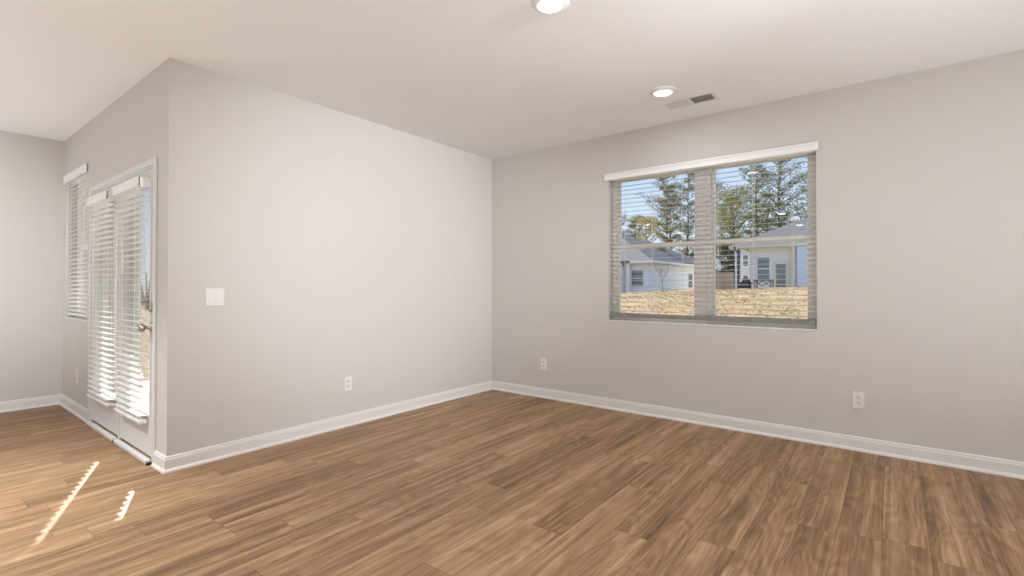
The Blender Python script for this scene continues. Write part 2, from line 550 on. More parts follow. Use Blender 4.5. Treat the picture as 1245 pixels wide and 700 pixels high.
def blind(root, x, y0, y1, ztop, zbot, pitch=0.0425, slat=0.050, tilt=0.0, side=1, ladders=(), valance=None, wand=None, rail_h=0.022, smat='slat', rmat='slat'):
    """horizontal blind; x = slat centre line; room is towards -x"""
    m = MB()
    n_ = int((ztop - zbot - rail_h) / pitch)
    rot = Matrix.Rotation(tilt, 3, 'Y')
    zs = []
    for i in range(n_):
        z = zbot + rail_h + 0.030 + i * pitch
        if z > ztop - 0.015: break
        zs.append(z)
        # slightly crowned slat in three strips
        h = slat / 2
        pr = [(-h, -0.0006), (-h * 0.4, 0.0004), (h * 0.4, 0.0004), (h, -0.0006)]
        top = [Vector((a, 0, b + 0.0009)) for a, b in pr]; bot = [Vector((a, 0, b - 0.0009)) for a, b in pr]
        ring = [rot @ v for v in top + bot[::-1]]
        A = [m.bm.verts.new((x + v.x, y0, z + v.z)) for v in ring]
        B = [m.bm.verts.new((x + v.x, y1, z + v.z)) for v in ring]
        k = len(ring)
        for j in range(k): m.bm.faces.new((A[j], A[(j + 1) % k], B[(j + 1) % k], B[j]))
        m.bm.faces.new(A); m.bm.faces.new(B[::-1])
    part(m, 'slats', M[smat], root)
    m = MB(); m.box(x - slat / 2, x + slat / 2, y0, y1, zbot, zbot + rail_h)
    part(m, 'bottom_rail', M[rmat], root, bevel=0.003)
    m = MB(); m.box(x - 0.026, x + 0.026, y0, y1, ztop, ztop + 0.045)
    part(m, 'headrail', M['slat'], root)
    for ly in ladders:
        m = MB()
        for dx in (-slat / 2 - 0.002, slat / 2 + 0.002):
            m.tube([(x + dx, ly, zbot + 0.005), (x + dx, ly, ztop + 0.01)], 0.0011, 5)
        m.tube([(x, ly + 0.012, zbot + 0.005), (x, ly + 0.012, ztop + 0.01)], 0.0011, 5)
        m.tube([(x, ly, zbot - 0.008), (x, ly, zbot + 0.002)], 0.006, 8)
        part(m, 'ladder_cord', M['cord'], root)
    if valance:
        (xa, xb, va, vb, za, zb) = valance      # xa: front (room), xb: back
        hh = zb - za
        prof = [(xa + 0.010, za), (xa + 0.003, za + 0.006), (xa + 0.003, za + hh * 0.25), (xa + 0.006, za + hh * 0.32), (xa + 0.006, za + hh * 0.66),
                (xa + 0.002, za + hh * 0.74), (xa, za + hh * 0.8), (xa, zb), (xa + 0.014, zb), (xa + 0.014, za)]
        m = MB()
        A = [m.bm.verts.new((p, va, z)) for p, z in prof]; B = [m.bm.verts.new((p, vb, z)) for p, z in prof]
        k = len(prof)
        for j in range(k): m.bm.faces.new((A[j], A[(j + 1) % k], B[(j + 1) % k], B[j]))
        m.bm.faces.new(A); m.bm.faces.new(B[::-1])
        if xb - xa > 0.016:
            m.box(xa + 0.008, xb, va, va + 0.010, za, zb); m.box(xa + 0.008, xb, vb - 0.010, vb, za, zb)
        part(m, 'valance', M['slat'], root)
    if wand:
        wx, wy, wz = wand
        m = MB(); m.tube([(wx, wy, ztop - 0.01), (wx - 0.002, wy, wz)], 0.0042, 6)
        part(m, 'tilt_wand', M['cord'], root, smooth=True)


w1 = thing('window_1', (0.08, (WY0 + WY1) / 2, WZ0), kind='structure')
ym = (WY0 + WY1) / 2 - 0.013
m = MB(); m.box(0.0785, 0.158, ym - 0.020, ym + 0.020, WZ0 + 0.002, WZ1 - 0.002); part(m, 'mullion', M['vinyl'], w1, bevel=0.002)
window_unit(w1, 0.085, WY0 + 0.002, ym - 0.021, WZ0 + 0.002, WZ1 - 0.002, 1)
window_unit(w1, 0.085, ym + 0.021, WY1 - 0.002, WZ0 + 0.002, WZ1 - 0.002, 1)
m = MB(); m.box(-0.004, 0.084, WY0 + 0.001, WY1 - 0.001, WZ0 + 0.0005, WZ0 + 0.014); part(m, 'window_sill', M['trim'], w1, bevel=0.003)

w2 = thing('window_2', (XA + 0.08, (FY0 + FY1) / 2, FZ0), kind='structure')
window_unit(w2, XA + 0.085, FY0 + 0.002, FY1 - 0.002, FZ0 + 0.002, FZ1 - 0.002, 1)
m = MB(); m.box(XA - 0.004, XA + 0.084, FY0 + 0.001, FY1 - 0.001, FZ0 + 0.0005, FZ0 + 0.014); part(m, 'window_sill', M['trim'], w2, bevel=0.003)

b = thing('window_blind', (0.045, (WY0 + WY1) / 2, 0.915),
          'wide white horizontal slat blind, open, hung across the twin window on the right wall', 'blind')
blind(b, 0.040, WY0 + 0.012, WY1 - 0.010, 2.283, 0.920, rail_h=0.034, tilt=R(-4.5), slat=0.044, smat='slat_shaded', rmat='rail_shaded', ladders=(-1.70, -1.985, -2.27, -2.585, -2.865, -3.157),
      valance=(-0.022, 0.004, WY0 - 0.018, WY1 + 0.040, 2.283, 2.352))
b = thing('window_blind', (XA + 0.045, (FY0 + FY1) / 2, 0.93),
          'white slat blind tilted half shut, in the small window left of the patio door', 'blind')
blind(b, XA + 0.035, FY0 + 0.010, FY1 - 0.010, 2.283, 0.935, tilt=R(-28), rail_h=0.020, ladders=(2.26, 2.51, 2.76),
      valance=(XA - 0.022, XA + 0.004, FY0 - 0.036, FY1 + 0.050, 2.283, 2.355), wand=(XA - 0.004, 2.86, 1.3))

# ------------------------------------------------------------------ patio door
d = thing('door_1', (XA, (DY0 + DY1) / 2, 0), kind='structure')
LX = XA - 0.003                       # room face of the leaves
m = MB()                               # jambs, head and centre post
m.box(XA - 0.004, XA + 0.12, DY0 + 0.001, DY0 + 0.026, 0.001, DZ1 - 0.001)
m.box(XA - 0.004, XA + 0.12, DY1 - 0.026, DY1 - 0.001, 0.001, DZ1 - 0.001)
m.box(XA - 0.004, XA + 0.12, DY0 + 0.026, DY1 - 0.026, DZ1 - 0.032, DZ1 - 0.001)
CY = 1.046
m.box(XA - 0.008, XA + 0.12, CY - 0.017, CY + 0.017, 0.001, DZ1 - 0.032)
part(m, 'door_frame', M['doorpaint'], d, bevel=0.002)
m = MB()                               # casing
cx0, cx1 = XA - 0.014, XA - 0.0005
m.box(cx0, cx1, DY0 - 0.026, DY0 + 0.020, 0.0, DZ1 + 0.030)
m.box(cx0, cx1, DY1 - 0.020, DY1 + 0.026, 0.0, DZ1 + 0.030)
m.box(cx0, cx1, DY0 + 0.020, DY1 - 0.020, DZ1 - 0.016, DZ1 + 0.030)
part(m, 'casing', M['doorpaint'], d, bevel=0.003)
m = MB()                               # threshold bars either side of the post
m.box(XA - 0.045, XA - 0.012, DY0 + 0.030, CY - 0.020, 0.0005, 0.030)
m.box(XA - 0.045, XA - 0.012, CY + 0.020, DY1 - 0.030, 0.0005, 0.030)
part(m, 'threshold', M['doorpaint'], d, bevel=0.006)
m = MB(); m.box(XA - 0.012, XA + 0.12, DY0 + 0.026, DY1 - 0.026, 0.0005, 0.024)
part(m, 'sill', M['wood_sill'], d, label='brown wooden sill strip')
m = MB()
for yy in (DY0 + 0.016, CY, DY1 - 0.016):
    m.box(XA - 0.043, XA - 0.014, yy - 0.012, yy + 0.012, 0.0005, 0.014)
part(m, 'weatherstrip', M['rubber'], d, label='small black rubber corner pads')


def leaf(name, y0, y1, g0, g1):
    z0, z1, gz0, gz1 = 0.038, DZ1 - 0.036, 0.325, 1.945
    a, c = LX, LX + 0.045
    m = MB()
    m.box(a, c, y0, g0, z0, z1); m.box(a, c, g1, y1, z0, z1)
    m.box(a, c, g0, g1, z0, gz0); m.box(a, c, g0, g1, gz1, z1)
    o = part(m, name, M['doorpaint'], d, bevel=0.0015)
    m = MB()                           # raised bead around the glass
    e_ = 0.018
    for (p, q, r_, s_) in ((g0 - e_, g0, gz0 - e_, gz1 + e_), (g1, g1 + e_, gz0 - e_, gz1 + e_), (g0, g1, gz0 - e_, gz0), (g0, g1, gz1, gz1 + e_)):
        m.box(a - 0.007, a, p, q, r_, s_)
    part(m, 'glass_bead', M['doorpaint'], o, bevel=0.002)
    m = MB(); m.box(a + 0.020, a + 0.025, g0 - 0.004, g1 + 0.004, gz0 - 0.004, gz1 + 0.004)
    part(m, 'pane', M['glass'], o)
    return o


rl = leaf('hinged_leaf', DY0 + 0.030, CY - 0.021, 0.322, 0.935)
ll = leaf('fixed_leaf', CY + 0.021, DY1 - 0.030, 1.105, 1.790)
kx, ky, kz = LX, 0.294, 0.938
m = MB(); m.lathe([(0, 0), (0.032, 0), (0.032, -0.004), (0.026, -0.010), (0.014, -0.016), (0.011, -0.030), (0.013, -0.038), (0.024, -0.045), (0.0285, -0.058), (0.026, -0.070), (0.016, -0.078), (0, -0.080)], (kx, ky, kz), 'X', 32)
part(m, 'door_knob', M['nickel'], rl, smooth=True, label='satin nickel door knob')
m = MB(); m.lathe([(0, 0), (0.032, 0), (0.033, -0.012), (0.026, -0.020), (0.018, -0.024), (0, -0.024)], (kx, ky, 1.078), 'X', 32)
m.box(kx - 0.046, kx - 0.022, ky - 0.005, ky + 0.005, 1.060, 1.096)
part(m, 'deadbolt', M['nickel'], rl, label='satin nickel thumb-turn deadbolt')

for (nm, y0, y1, lad, wy, lb) in ((0, 0.345, 0.938, (0.43, 0.645, 0.86), 0.905, 'white slat blind on the right-hand patio door leaf, beside the knob'),
                             (1, 1.132, 1.742, (1.235, 1.45, 1.665), 1.705, 'white slat blind on the left-hand patio door leaf, without a knob')):
    xs = LX - 0.037
    b = thing('door_blind', (xs, (y0 + y1) / 2, 0.27), lb, 'blind')
    blind(b, xs, y0, y1, 1.920, 0.272, pitch=0.0435, tilt=R(4), rail_h=0.018, ladders=lad,
          valance=(LX - 0.080, LX - 0.001, y0 - 0.017, y1 + 0.006, 1.918, 1.982), wand=(xs - 0.032, wy, 1.30))
    for yy in (y0 + 0.01, y1 - 0.03):
        m = MB(); m.box(xs - 0.02, LX - 0.0005, yy, yy + 0.02, 0.262, 0.2735)
        part(m, 'hold_down_bracket', M['slat'], b)

# ------------------------------------------------------------------ outlets and switch
def outlet_proto():
    """built facing -y at the origin"""
    o = thing('wall_outlet', (0, 0, 0))
    m = MB(); m.box(-0.0385, 0.0385, -0.0065, 0, -0.0625, 0.0625); part(m, 'cover_plate', M['plate'], o, bevel=0.0035)
    for zc in (0.021, -0.021):
        m = MB()
        pts = []
        for k in range(24):
            t = 2 * math.pi * k / 24
            pts.append((0.0172 * math.cos(t), max(-0.0135, min(0.0135, 0.0172 * math.sin(t)))))
        A = [m.bm.verts.new((p, -0.0065, zc + q)) for p, q in pts]; B = [m.bm.verts.new((p, -0.0085, zc + q)) for p, q in pts]
        for j in range(24): m.bm.faces.new((A[j], A[(j + 1) % 24], B[(j + 1) % 24], B[j]))
        m.bm.faces.new(A); m.bm.faces.new(B)
        f = part(m, 'receptacle', M['socket'], o)
        m = MB(); m.box(-0.0075, -0.0052, -0.0092, -0.0084, zc - 0.002, zc + 0.0075); m.box(0.0052, 0.0075, -0.0092, -0.0084, zc - 0.001, zc + 0.0065)
        m.lathe([(0, 0), (0.0001, 0)], (0, 0, 0)) if False else None
        m.box(-0.0025, 0.0025, -0.0092, -0.0084, zc - 0.0105, zc - 0.0060)
        part(m, 'slots', M['slot'], f)
    m = MB(); m.box(-0.003, 0.003, -0.0075, -0.0064, -0.003, 0.003); part(m, 'screw', M['plate'], o)
    return o


op = outlet_proto()
spots = [((-1.958, 0, 0.370), 0.0, 'white outlet low on the front wall, below and right of the light switch'),
         ((0, -0.750, 0.370), -math.pi / 2, 'white outlet on the right wall near the corner, left of the window'),
         ((0, -3.582, 0.375), -math.pi / 2, 'white outlet on the right wall, below and right of the window'),
         ((XA, 2.400, 0.362), -math.pi / 2, 'white outlet under the small window left of the patio door')]
for i, (loc, rz, lb) in enumerate(spots):
    o = op if i == 0 else copy_tree(op)
    o.location = loc; o.rotation_euler = (0, 0, rz)
    tag(o, lb, 'outlet', 'duplex wall outlets')

sw = thing('light_switch', (-3.033, 0, 1.1475), 'white double rocker light switch on the front wall', 'light switch')
m = MB(); m.box(-3.033 - 0.061, -3.033 + 0.061, -0.0065, 0, 1.085, 1.210); part(m, 'cover_plate', M['plate'], sw, bevel=0.0035)
for cx_ in (-3.033 - 0.023, -3.033 + 0.023):
    m = MB()
    m.box(cx_ - 0.0185, cx_ + 0.0185, -0.0075, -0.0064, 1.113, 1.182)
    m.poly([(cx_ - 0.0165, -0.0076, 1.180), (cx_ + 0.0165, -0.0076, 1.180), (cx_ + 0.0165, -0.0125, 1.115), (cx_ - 0.0165, -0.0125, 1.115)])
    m.poly([(cx_ - 0.0165, -0.0125, 1.115), (cx_ + 0.0165, -0.0125, 1.115), (cx_ + 0.0165, -0.0074, 1.1145), (cx_ - 0.0165, -0.0074, 1.1145)])
    m.poly([(cx_ - 0.0165, -0.0076, 1.180), (cx_ - 0.0165, -0.0125, 1.115), (cx_ - 0.0165, -0.0074, 1.1145)])
    m.poly([(cx_ + 0.0165, -0.0076, 1.180), (cx_ + 0.0165, -0.0125, 1.115), (cx_ + 0.0165, -0.0074, 1.1145)])
    part(m, 'rocker', M['plate'], sw)

# ------------------------------------------------------------------ ceiling lights and vent
lens_mat = emit('lit_lens', LAMP_COL, 6.0)


def ceiling_light(x, y, label=None, power=1.0):
    o = thing('ceiling_light', (x, y, H), label, 'ceiling light', 'recessed ceiling lights')
    m = MB(); m.lathe([(0.103, -0.0002), (0.103, -0.004), (0.098, -0.008), (0.075, -0.019), (0.071, -0.020), (0.068, -0.015), (0.068, -0.0002)], (x, y, H), 'Z', 48)
    part(m, 'trim_ring', M['plate'], o, smooth=True)
    m = MB(); m.lathe([(0.0675, -0.012), (0.064, -0.019), (0.045, -0.022), (0, -0.024)], (x, y, H), 'Z', 48)
    part(m, 'lens', lens_mat, o, smooth=True)
    ld = bpy.data.lights.new('lamp_glow', 'AREA'); ld.shape = 'DISK'; ld.size = 0.14
    ld.energy = LAMP_POWER * power; ld.color = LAMP_COL
    lo = bpy.data.objects.new('lamp_glow', ld); col.objects.link(lo)
    if power > 1: ld.spread = R(92)
    lo.parent = o; lo.location = (0, 0, -0.030)
    return o


ceiling_light(-0.760, -2.385, 'round white ceiling light, lit, beside the ceiling vent', 0.5)
ceiling_light(-2.290, -2.345, 'round white ceiling light, lit, at the top edge of the photo', 0.6)
ceiling_light(-4.95, 0.1, 'added round fill light on the ceiling, unseen, left of the patio door', 3.6)  # added to stand in for the door's glow on the floor
for (lx, ly) in [(-3.8, -2.35), (-2.29, -5.2), (-3.8, -5.2), (-6.6, -5.2), (-8.6, -5.2), (-3.8, -8.0), (-7.2, -8.0),
                 (-6.6, 0.9), (-8.9, 0.9), (-6.6, -2.0), (-8.9, -2.0)]:
    ceiling_light(lx, ly, 'round white ceiling light, lit, in the part of the room behind the camera')

fill_globe_mat = emit('lit_fill_globe', (0.97, 0.985, 1.0), FILL_GLOBE_STRENGTH)
GL = [(-5.0, -7.6, 'behind the camera'), (-6.3, -4.8, 'left of and behind the camera')]
for gx, gy, where in GL:  # unseen globes, added to brighten the walls and window frame
    o = thing('fill_globe', (gx, gy, 0), 'added fill light shaped as a low lit globe, ' + where, 'lamp', 'added globe fill lights')
    m = MB(); m.lathe([(0, 0), (0.15, 0), (0.15, 0.015), (0.03, 0.03), (0, 0.03)], (gx, gy, 0.001), 'Z', 32); part(m, 'base', M['nickel'], o, smooth=True)
    m = MB(); m.tube([(gx, gy, 0.03), (gx, gy, 0.82)], 0.012, 12); part(m, 'pole', M['nickel'], o, smooth=True)
    m = MB(); m.lathe([(0, -0.18)] + [(0.18 * math.sin(t * math.pi / 16), -0.18 * math.cos(t * math.pi / 16)) for t in range(1, 16)] + [(0, 0.18)], (gx, gy, 1.0), 'Z', 32)
    part(m, 'globe', fill_globe_mat, o, smooth=True)

for gx, gy, where in [(-5.4, 2.1, 'near the far wall'), (-5.9, -0.9, 'in the open middle of the room'), (-6.2, -3.7, 'left of the camera'),
                      (-2.7, -4.8, 'behind the camera')]:  # unseen uplights, added to fill the ceiling with light
    o = thing('fill_uplight', (gx, gy, 0), 'added fill uplight, short white cylinder on the floor ' + where, 'lamp', 'added fill uplights')
    m = MB(); m.lathe([(0, 0), (0.13, 0), (0.13, 0.26), (0.12, 0.26), (0.12, 0.20), (0, 0.20)], (gx, gy, 0.001), 'Z', 32); part(m, 'housing', M['plate'], o, smooth=False)
    m = MB(); m.lathe([(0.118, 0.203), (0.118, 0.212), (0, 0.216)], (gx, gy, 0.001), 'Z', 32); part(m, 'lens', lens_mat, o, smooth=True)
    ld = bpy.data.lights.new('fill_uplight_glow', 'AREA'); ld.shape = 'DISK'; ld.size = 0.22
    ld.energy = FILL_UPLIGHT_POWER; ld.color = LAMP_COL
    lo = bpy.data.objects.new('fill_uplight_glow', ld); col.objects.link(lo)
    if gx > -5: ld.energy *= 2.05
    if gx < -5 and gy > -3: ld.energy *= 0.75
    lo.parent = o; lo.location = (0, 0, 0.264); lo.rotation_euler = (math.pi, 0, 0)

def fill_spot(x, y, target, power, cone, where):
    """fill light added out of view under the ceiling, aimed at a point on a wall"""
    o = thing('fill_spotlight', (x, y, H), 'added fill light, white cylinder on the ceiling, aimed at ' + where, 'spotlight', 'added fill spots')
    p = Vector((x, y, H - 0.16)); d = (Vector(target) - p).normalized()
    m = MB(); m.lathe([(0, 0), (0.05, 0), (0.05, -0.025), (0, -0.025)], (x, y, H), 'Z', 24); m.tube([(x, y, H - 0.02), (x, y, H - 0.15)], 0.01, 8); part(m, 'mount', M['plate'], o)
    m = MB(); m.tube([p - d * 0.09, p + d * 0.07], 0.055, 24); part(m, 'can', M['plate'], o, smooth=False)
    m = MB(); m.tube([p + d * 0.0705, p + d * 0.074], 0.045, 24); part(m, 'lens', lens_mat, o)
    ld = bpy.data.lights.new('fill_spot_glow', 'SPOT'); ld.energy = power; ld.color = LAMP_COL
    ld.spot_size = R(cone); ld.spot_blend = 1.0; ld.shadow_soft_size = 0.06
    lo = bpy.data.objects.new('fill_spot_glow', ld); col.objects.link(lo)
    lo.parent = o; lo.location = p + d * 0.10 - Vector((x, y, H))
    lo.rotation_euler = (-d).to_track_quat('Z', 'Y').to_euler()


fill_spot(-2.5, -5.6, (-1.38, 0, 1.6), FILL_SPOT_POWER, 50, 'the front wall')  # added in place of the window's light on this wall
fill_spot(-6.4, -1.6, (-4.5, YC, 1.35), FILL_SPOT_POWER * 0.72, 42, 'the far wall')  # added in place of the patio door's light on this wall

v = thing('ceiling_vent', (-0.430, -2.490, H), 'white rectangular ceiling air vent beside the small ceiling light', 'vent')
VX0, VX1, VY0, VY1 = -0.520, -0.334, -2.690, -2.288
m = MB()
fr = 0.024
zt, zb = H - 0.0003, H - 0.007
m.box(VX0, VX0 + fr, VY0, VY1, zb, zt); m.box(VX1 - fr, VX1, VY0, VY1, zb, zt)
m.box(VX0 + fr, VX1 - fr, VY0, VY0 + fr, zb, zt); m.box(VX0 + fr, VX1 - fr, VY1 - fr, VY1, zb, zt)
vm = (VY0 + VY1) / 2
m.box(VX0 + fr, VX1 - fr, vm - 0.010, vm + 0.010, zb, zt)
part(m, 'vent_frame', M['plate'], v, bevel=0.002)
m = MB(); m.box(VX0 + fr, VX1 - fr, VY0 + fr, VY1 - fr, H - 0.0012, H - 0.0002)
part(m, 'duct_opening', M['ventdark'], v, label='dark opening behind the louvers')
for half, (ya, yb), sg in ((0, (VY0 + fr, vm - 0.010), 1), (1, (vm + 0.010, VY1 - fr), -1)):
    m = MB()
    n_ = 15
    for i in range(n_):
        yc = ya + (i + 0.5) * (yb - ya) / n_
        rot = Matrix.Rotation(R(50) * sg, 3, 'X')
        m.box(VX0 + fr, VX1 - fr, yc - 0.0065, yc + 0.0065, H - 0.0085, H - 0.0075, rot, Vector((0, yc, H - 0.0085 + 0.0005)))
    part(m, 'louvers', M['plate'], v)
m = MB(); m.lathe([(0.004, 0), (0.004, -0.009), (0, -0.010)], ((VX0 + VX1) / 2, VY1 - 0.012, H - 0.004), 'Z', 12)
part(m, 'damper_lever', M['plate'], v)

# ------------------------------------------------------------------ ground outside
def ground_z(x, y):
    t = min(1, max(0, (x - 0.8) / 15.2)); s = t * t * (3 - 2 * t) * 0.55 + t * 0.45
    crest = 1.20 - 0.034 * (y + 1.4) if -8 < y else 1.2
    crest = max(0.2, min(1.35, crest))
    far = max(0.0, (y - 14) / 12.0)
    crest = crest * max(0.0, 1 - far)
    z = -0.16 + (crest + 0.16) * s
    if x > 16.5:
        k = min(1, (x - 16.5) / 5.5); k = k * k * (3 - 2 * k)
        z = z * (1 - k) + (0.55 if y < 14 else 0.55 * max(0, 1 - far)) * k
    return z


m = MB()
xs = [-30 + i * 2 for i in range(15)] + [-0.0 + i * 0.22 for i in range(1, 80)] + [17.6 + i * 1.5 for i in range(1, 30)] + [70, 90, 130, 200]
ys = [-40, -30, -22, -16, -12] + [-8 + i * 0.25 for i in range(82)] + [13 + i * 2 for i in range(1, 25)] + [70, 90, 140, 220]
random.seed(3)
grid = []
for x in xs:
    rowv = []
    for y in ys:
        z = ground_z(x, y)
        if 0.3 < x < 18 and -8 < y < 12.5:
            z += 0.035 * noise.noise(Vector((x * 1.3, y * 1.1, 0))) + 0.03 * noise.noise(Vector((x * 4.5, y * 2.2, 5)))
        if x < T + 0.25 and y < YC + 0.4: z = -0.2
        rowv.append(m.bm.verts.new((x, y, z)))
    grid.append(rowv)
for i in range(len(xs) - 1):
    for j in range(len(ys) - 1):
        m.bm.faces.new((grid[i][j], grid[i + 1][j], grid[i + 1][j + 1], grid[i][j + 1]))
g = struct(m, 'ground', M['lawn'], smooth=True)

# dormant grass tufts on the slope seen through the window
m = MB()
random.seed(8)
for k in range(7000):
    x = random.uniform(7.5, 17.2); y = random.uniform(-3.5, 8.0)
    z = ground_z(x, y) + 0.035 * noise.noise(Vector((x * 1.3, y * 1.1, 0))) + 0.03 * noise.noise(Vector((x * 4.5, y * 2.2, 5)))
    dens = noise.noise(Vector((x * 0.9, y * 0.5, 9)))
    if dens < -0.25 + random.uniform(-0.2, 0.2): continue
    for q in range(3):
        a = random.uniform(0, 6.28); w_ = random.uniform(0.008, 0.02); h_ = random.uniform(0.012, 0.034)
        dx, dy = math.cos(a) * w_, math.sin(a) * w_
        ox, oy = random.uniform(-0.04, 0.04), random.uniform(-0.04, 0.04)
        m.bm.faces.new([m.bm.verts.new(c_) for c_ in ((x + ox - dx, y + oy - dy, z - 0.01), (x + ox + dx, y + oy + dy, z - 0.01), (x + ox + random.uniform(-.04, .04), y + oy + random.uniform(-.04, .04), z + h_))])
gt = m.build('grass_tufts', M['lawn'])
tag(gt, 'dry tan grass growing on the sloping lawn outside the window', 'grass', kind='stuff')

# ------------------------------------------------------------------ patio column
pc = thing('patio_column', (-2.66, 3.64, -0.02), 'square white column of the covered patio outside the door', 'column')
m = MB(); m.box(-2.790, -2.530, 3.51, 3.77, -0.02, 2.70); part(m, 'shaft', M['white_out'], pc)
m = MB(); m.box(-2.81, -2.51, 3.49, 3.79, -0.02, 0.14); part(m, 'plinth', M['white_out'], pc)
m = MB(); m.box(-2.81, -2.51, 3.49, 3.79, 2.58, 2.70); part(m, 'capital', M['white_out'], pc)


# ------------------------------------------------------------------ houses
def hip_roof(m, x0, x1, y0, y1, z, slope, ov=0.45, th=0.18):
    x0 -= ov; x1 += ov; y0 -= ov; y1 += ov
    w, l_ = x1 - x0, y1 - y0
    h = min(w, l_) / 2 * slope
    if w >= l_:
        a, c = (x0 + l_ / 2, (y0 + y1) / 2, z + h), (x1 - l_ / 2, (y0 + y1) / 2, z + h)
    else:
        a, c = ((x0 + x1) / 2, y0 + w / 2, z + h), ((x0 + x1) / 2, y1 - w / 2, z + h)
    B = m.bm.verts.new
    v = [B((x0, y0, z)), B((x1, y0, z)), B((x1, y1, z)), B((x0, y1, z))]
    ra, rc = B(a), B(c)
    if w >= l_:
        fs = [(v[0], v[1], rc, ra), (v[1], v[2], rc), (v[2], v[3], ra, rc), (v[3], v[0], ra)]
    else:
        fs = [(v[0], v[1], ra), (v[1], v[2], rc, ra), (v[2], v[3], rc), (v[3], v[0], ra, rc)]
    for f in fs: m.bm.faces.new(f)
    m.bm.faces.new(v[::-1])


def fascia(m, x0, x1, y0, y1, z, ov=0.45, h=0.2):
    x0 -= ov; x1 += ov; y0 -= ov; y1 += ov
    m.box(x0, x1, y0, y0 + 0.03, z - h, z); m.box(x0, x1, y1 - 0.03, y1, z - h, z)
    m.box(x0, x0 + 0.03, y0 + .03, y1 - .03, z - h, z); m.box(x1 - 0.03, x1, y0 + .03, y1 - .03, z - h, z)


def far_window(root, face, c, a0, a1, z0, z1, split=True, mat='white_out'):
    """face 'x': wall plane x=c facing -x, a = y range; 'y': plane y=c facing -y, a = x range"""
    f = 0.07

    def bx(m, p0, p1, q0, q1, d0, d1):
        if face == 'x': m.box(c - d1, c - d0, p0, p1, q0, q1)
        else: m.box(p0, p1, c - d1, c - d0, q0, q1)
    m = MB()
    bx(m, a0 - f, a0, z0 - f, z1 + f, 0.0, 0.05); bx(m, a1, a1 + f, z0 - f, z1 + f, 0.0, 0.05)
    bx(m, a0, a1, z1, z1 + f, 0.0, 0.05); bx(m, a0, a1, z0 - f, z0, 0.0, 0.05)
    if split: bx(m, a0, a1, (z0 + z1) / 2 - 0.025, (z0 + z1) / 2 + 0.025, 0.0, 0.04)
    w = part(m, 'window', M[mat], root)
    m = MB(); bx(m, a0, a1, z0, z1, 0.003, 0.02); part(m, 'pane', M['farglass'], w)


# house on the left: long white wall facing the window side, dark grey hipped roofs
h1 = thing('house', (28, 12, 0.5), 'white sided house with dark grey hip roofs and a post beside its corner window', 'house')
m = MB(); m.box(24.2, 33, 7.95, 17.0, 0.4, 2.75); m.box(33, 36.4, 7.95, 14.5, 0.4, 2.75); part(m, 'wall', M['siding'], h1)
m = MB(); hip_roof(m, 24.2, 35.0, 7.95, 17.5, 2.80, 0.50); part(m, 'roof', M['shingle'], h1)
m = MB(); hip_roof(m, 28.5, 36.9, 7.952, 15.4, 2.801, 0.50); part(m, 'roof', M['shingle'], h1)
m = MB(); fascia(m, 24.2, 35.0, 7.95, 17.5, 2.80, h=0.14); fascia(m, 28.5, 36.9, 7.95, 15.4, 2.80, ov=0.44, h=0.14); part(m, 'fascia', M['white_out'], h1)
far_window(h1, 'x', 24.2, 8.28, 9.02, 1.25, 2.22)
far_window(h1, 'x', 24.2, 9.75, 10.2, 0.9, 1.95, False)
far_window(h1, 'y', 7.95, 31.55, 32.4, 1.15, 2.15)
m = MB(); m.box(23.80, 23.94, 9.02, 9.18, 0.4, 2.70); part(m, 'post', M['white_out'], h1)
m = MB(); m.tube([(23.70, 9.45, 2.72), (23.72, 9.40, 2.60), (23.84, 9.36, 2.40), (23.84, 9.36, 0.45)], 0.05, 6); part(m, 'downspout', M['gutter'], h1)
m = MB(); m.box(23.64, 23.74, 9.0, 17.9, 2.66, 2.80); part(m, 'gutter', M['gutter'], h1)
m = MB(); m.box(31.0, 31.5, 9.6, 10.1, 3.85, 4.30); part(m, 'roof_vent', M['gutter'], h1)

# house on the right
h2 = thing('house', (34, 0, 0.6), 'cream sided house with a big grey hip roof above its back patio', 'house')
m = MB(); m.box(30, 44, -8, 3.52, 0.4, 3.80); m.box(33.5, 44, 3.52, 4.2, 0.4, 3.8); part(m, 'wall', M['siding_cream'], h2)
m = MB(); m.box(29.2, 30.0, -8, 0.70, 0.4, 3.62); part(m, 'wall', M['siding_blue'], h2, label='pale blue sided bay')
m = MB(); hip_roof(m, 30, 44, -8, 4.15, 3.86, 0.50, ov=0.5); part(m, 'roof', M['shingle'], h2)
m = MB(); fascia(m, 30, 44, -8, 4.15, 3.86, ov=0.5, h=0.16); m.box(29.55, 30, -8, 4.6, 3.66, 3.70); part(m, 'fascia', M['siding_trim'], h2, label='cream fascia and soffit')
far_window(h2, 'x', 30, 2.34, 3.02, 1.68, 3.06)
m = MB(); m.box(29.93, 30, 1.25, 2.10, 0.5, 2.78)
dr = part(m, 'door_frame', M['siding_trim'], h2, label='cream glazed back door frame')
m = MB(); m.box(29.915, 29.93, 1.42, 1.95, 0.6, 2.62); part(m, 'pane', M['farglass'], dr)
m = MB(); m.box(29.60, 29.78, 0.86, 1.02, 0.4, 3.68); part(m, 'post', M['siding_trim'], h2, label='cream patio post')
m = MB(); m.box(29.62, 29.80, 4.0, 4.16, 0.4, 3.68); part(m, 'post', M['gutter'], h2, label='dark corner post')
m = MB(); m.tube([(29.45, 4.30, 3.82), (29.46, 4.26, 3.62), (29.55, 4.12, 3.42), (29.55, 4.12, 0.5)], 0.055, 6); part(m, 'downspout', M['gutter'], h2)

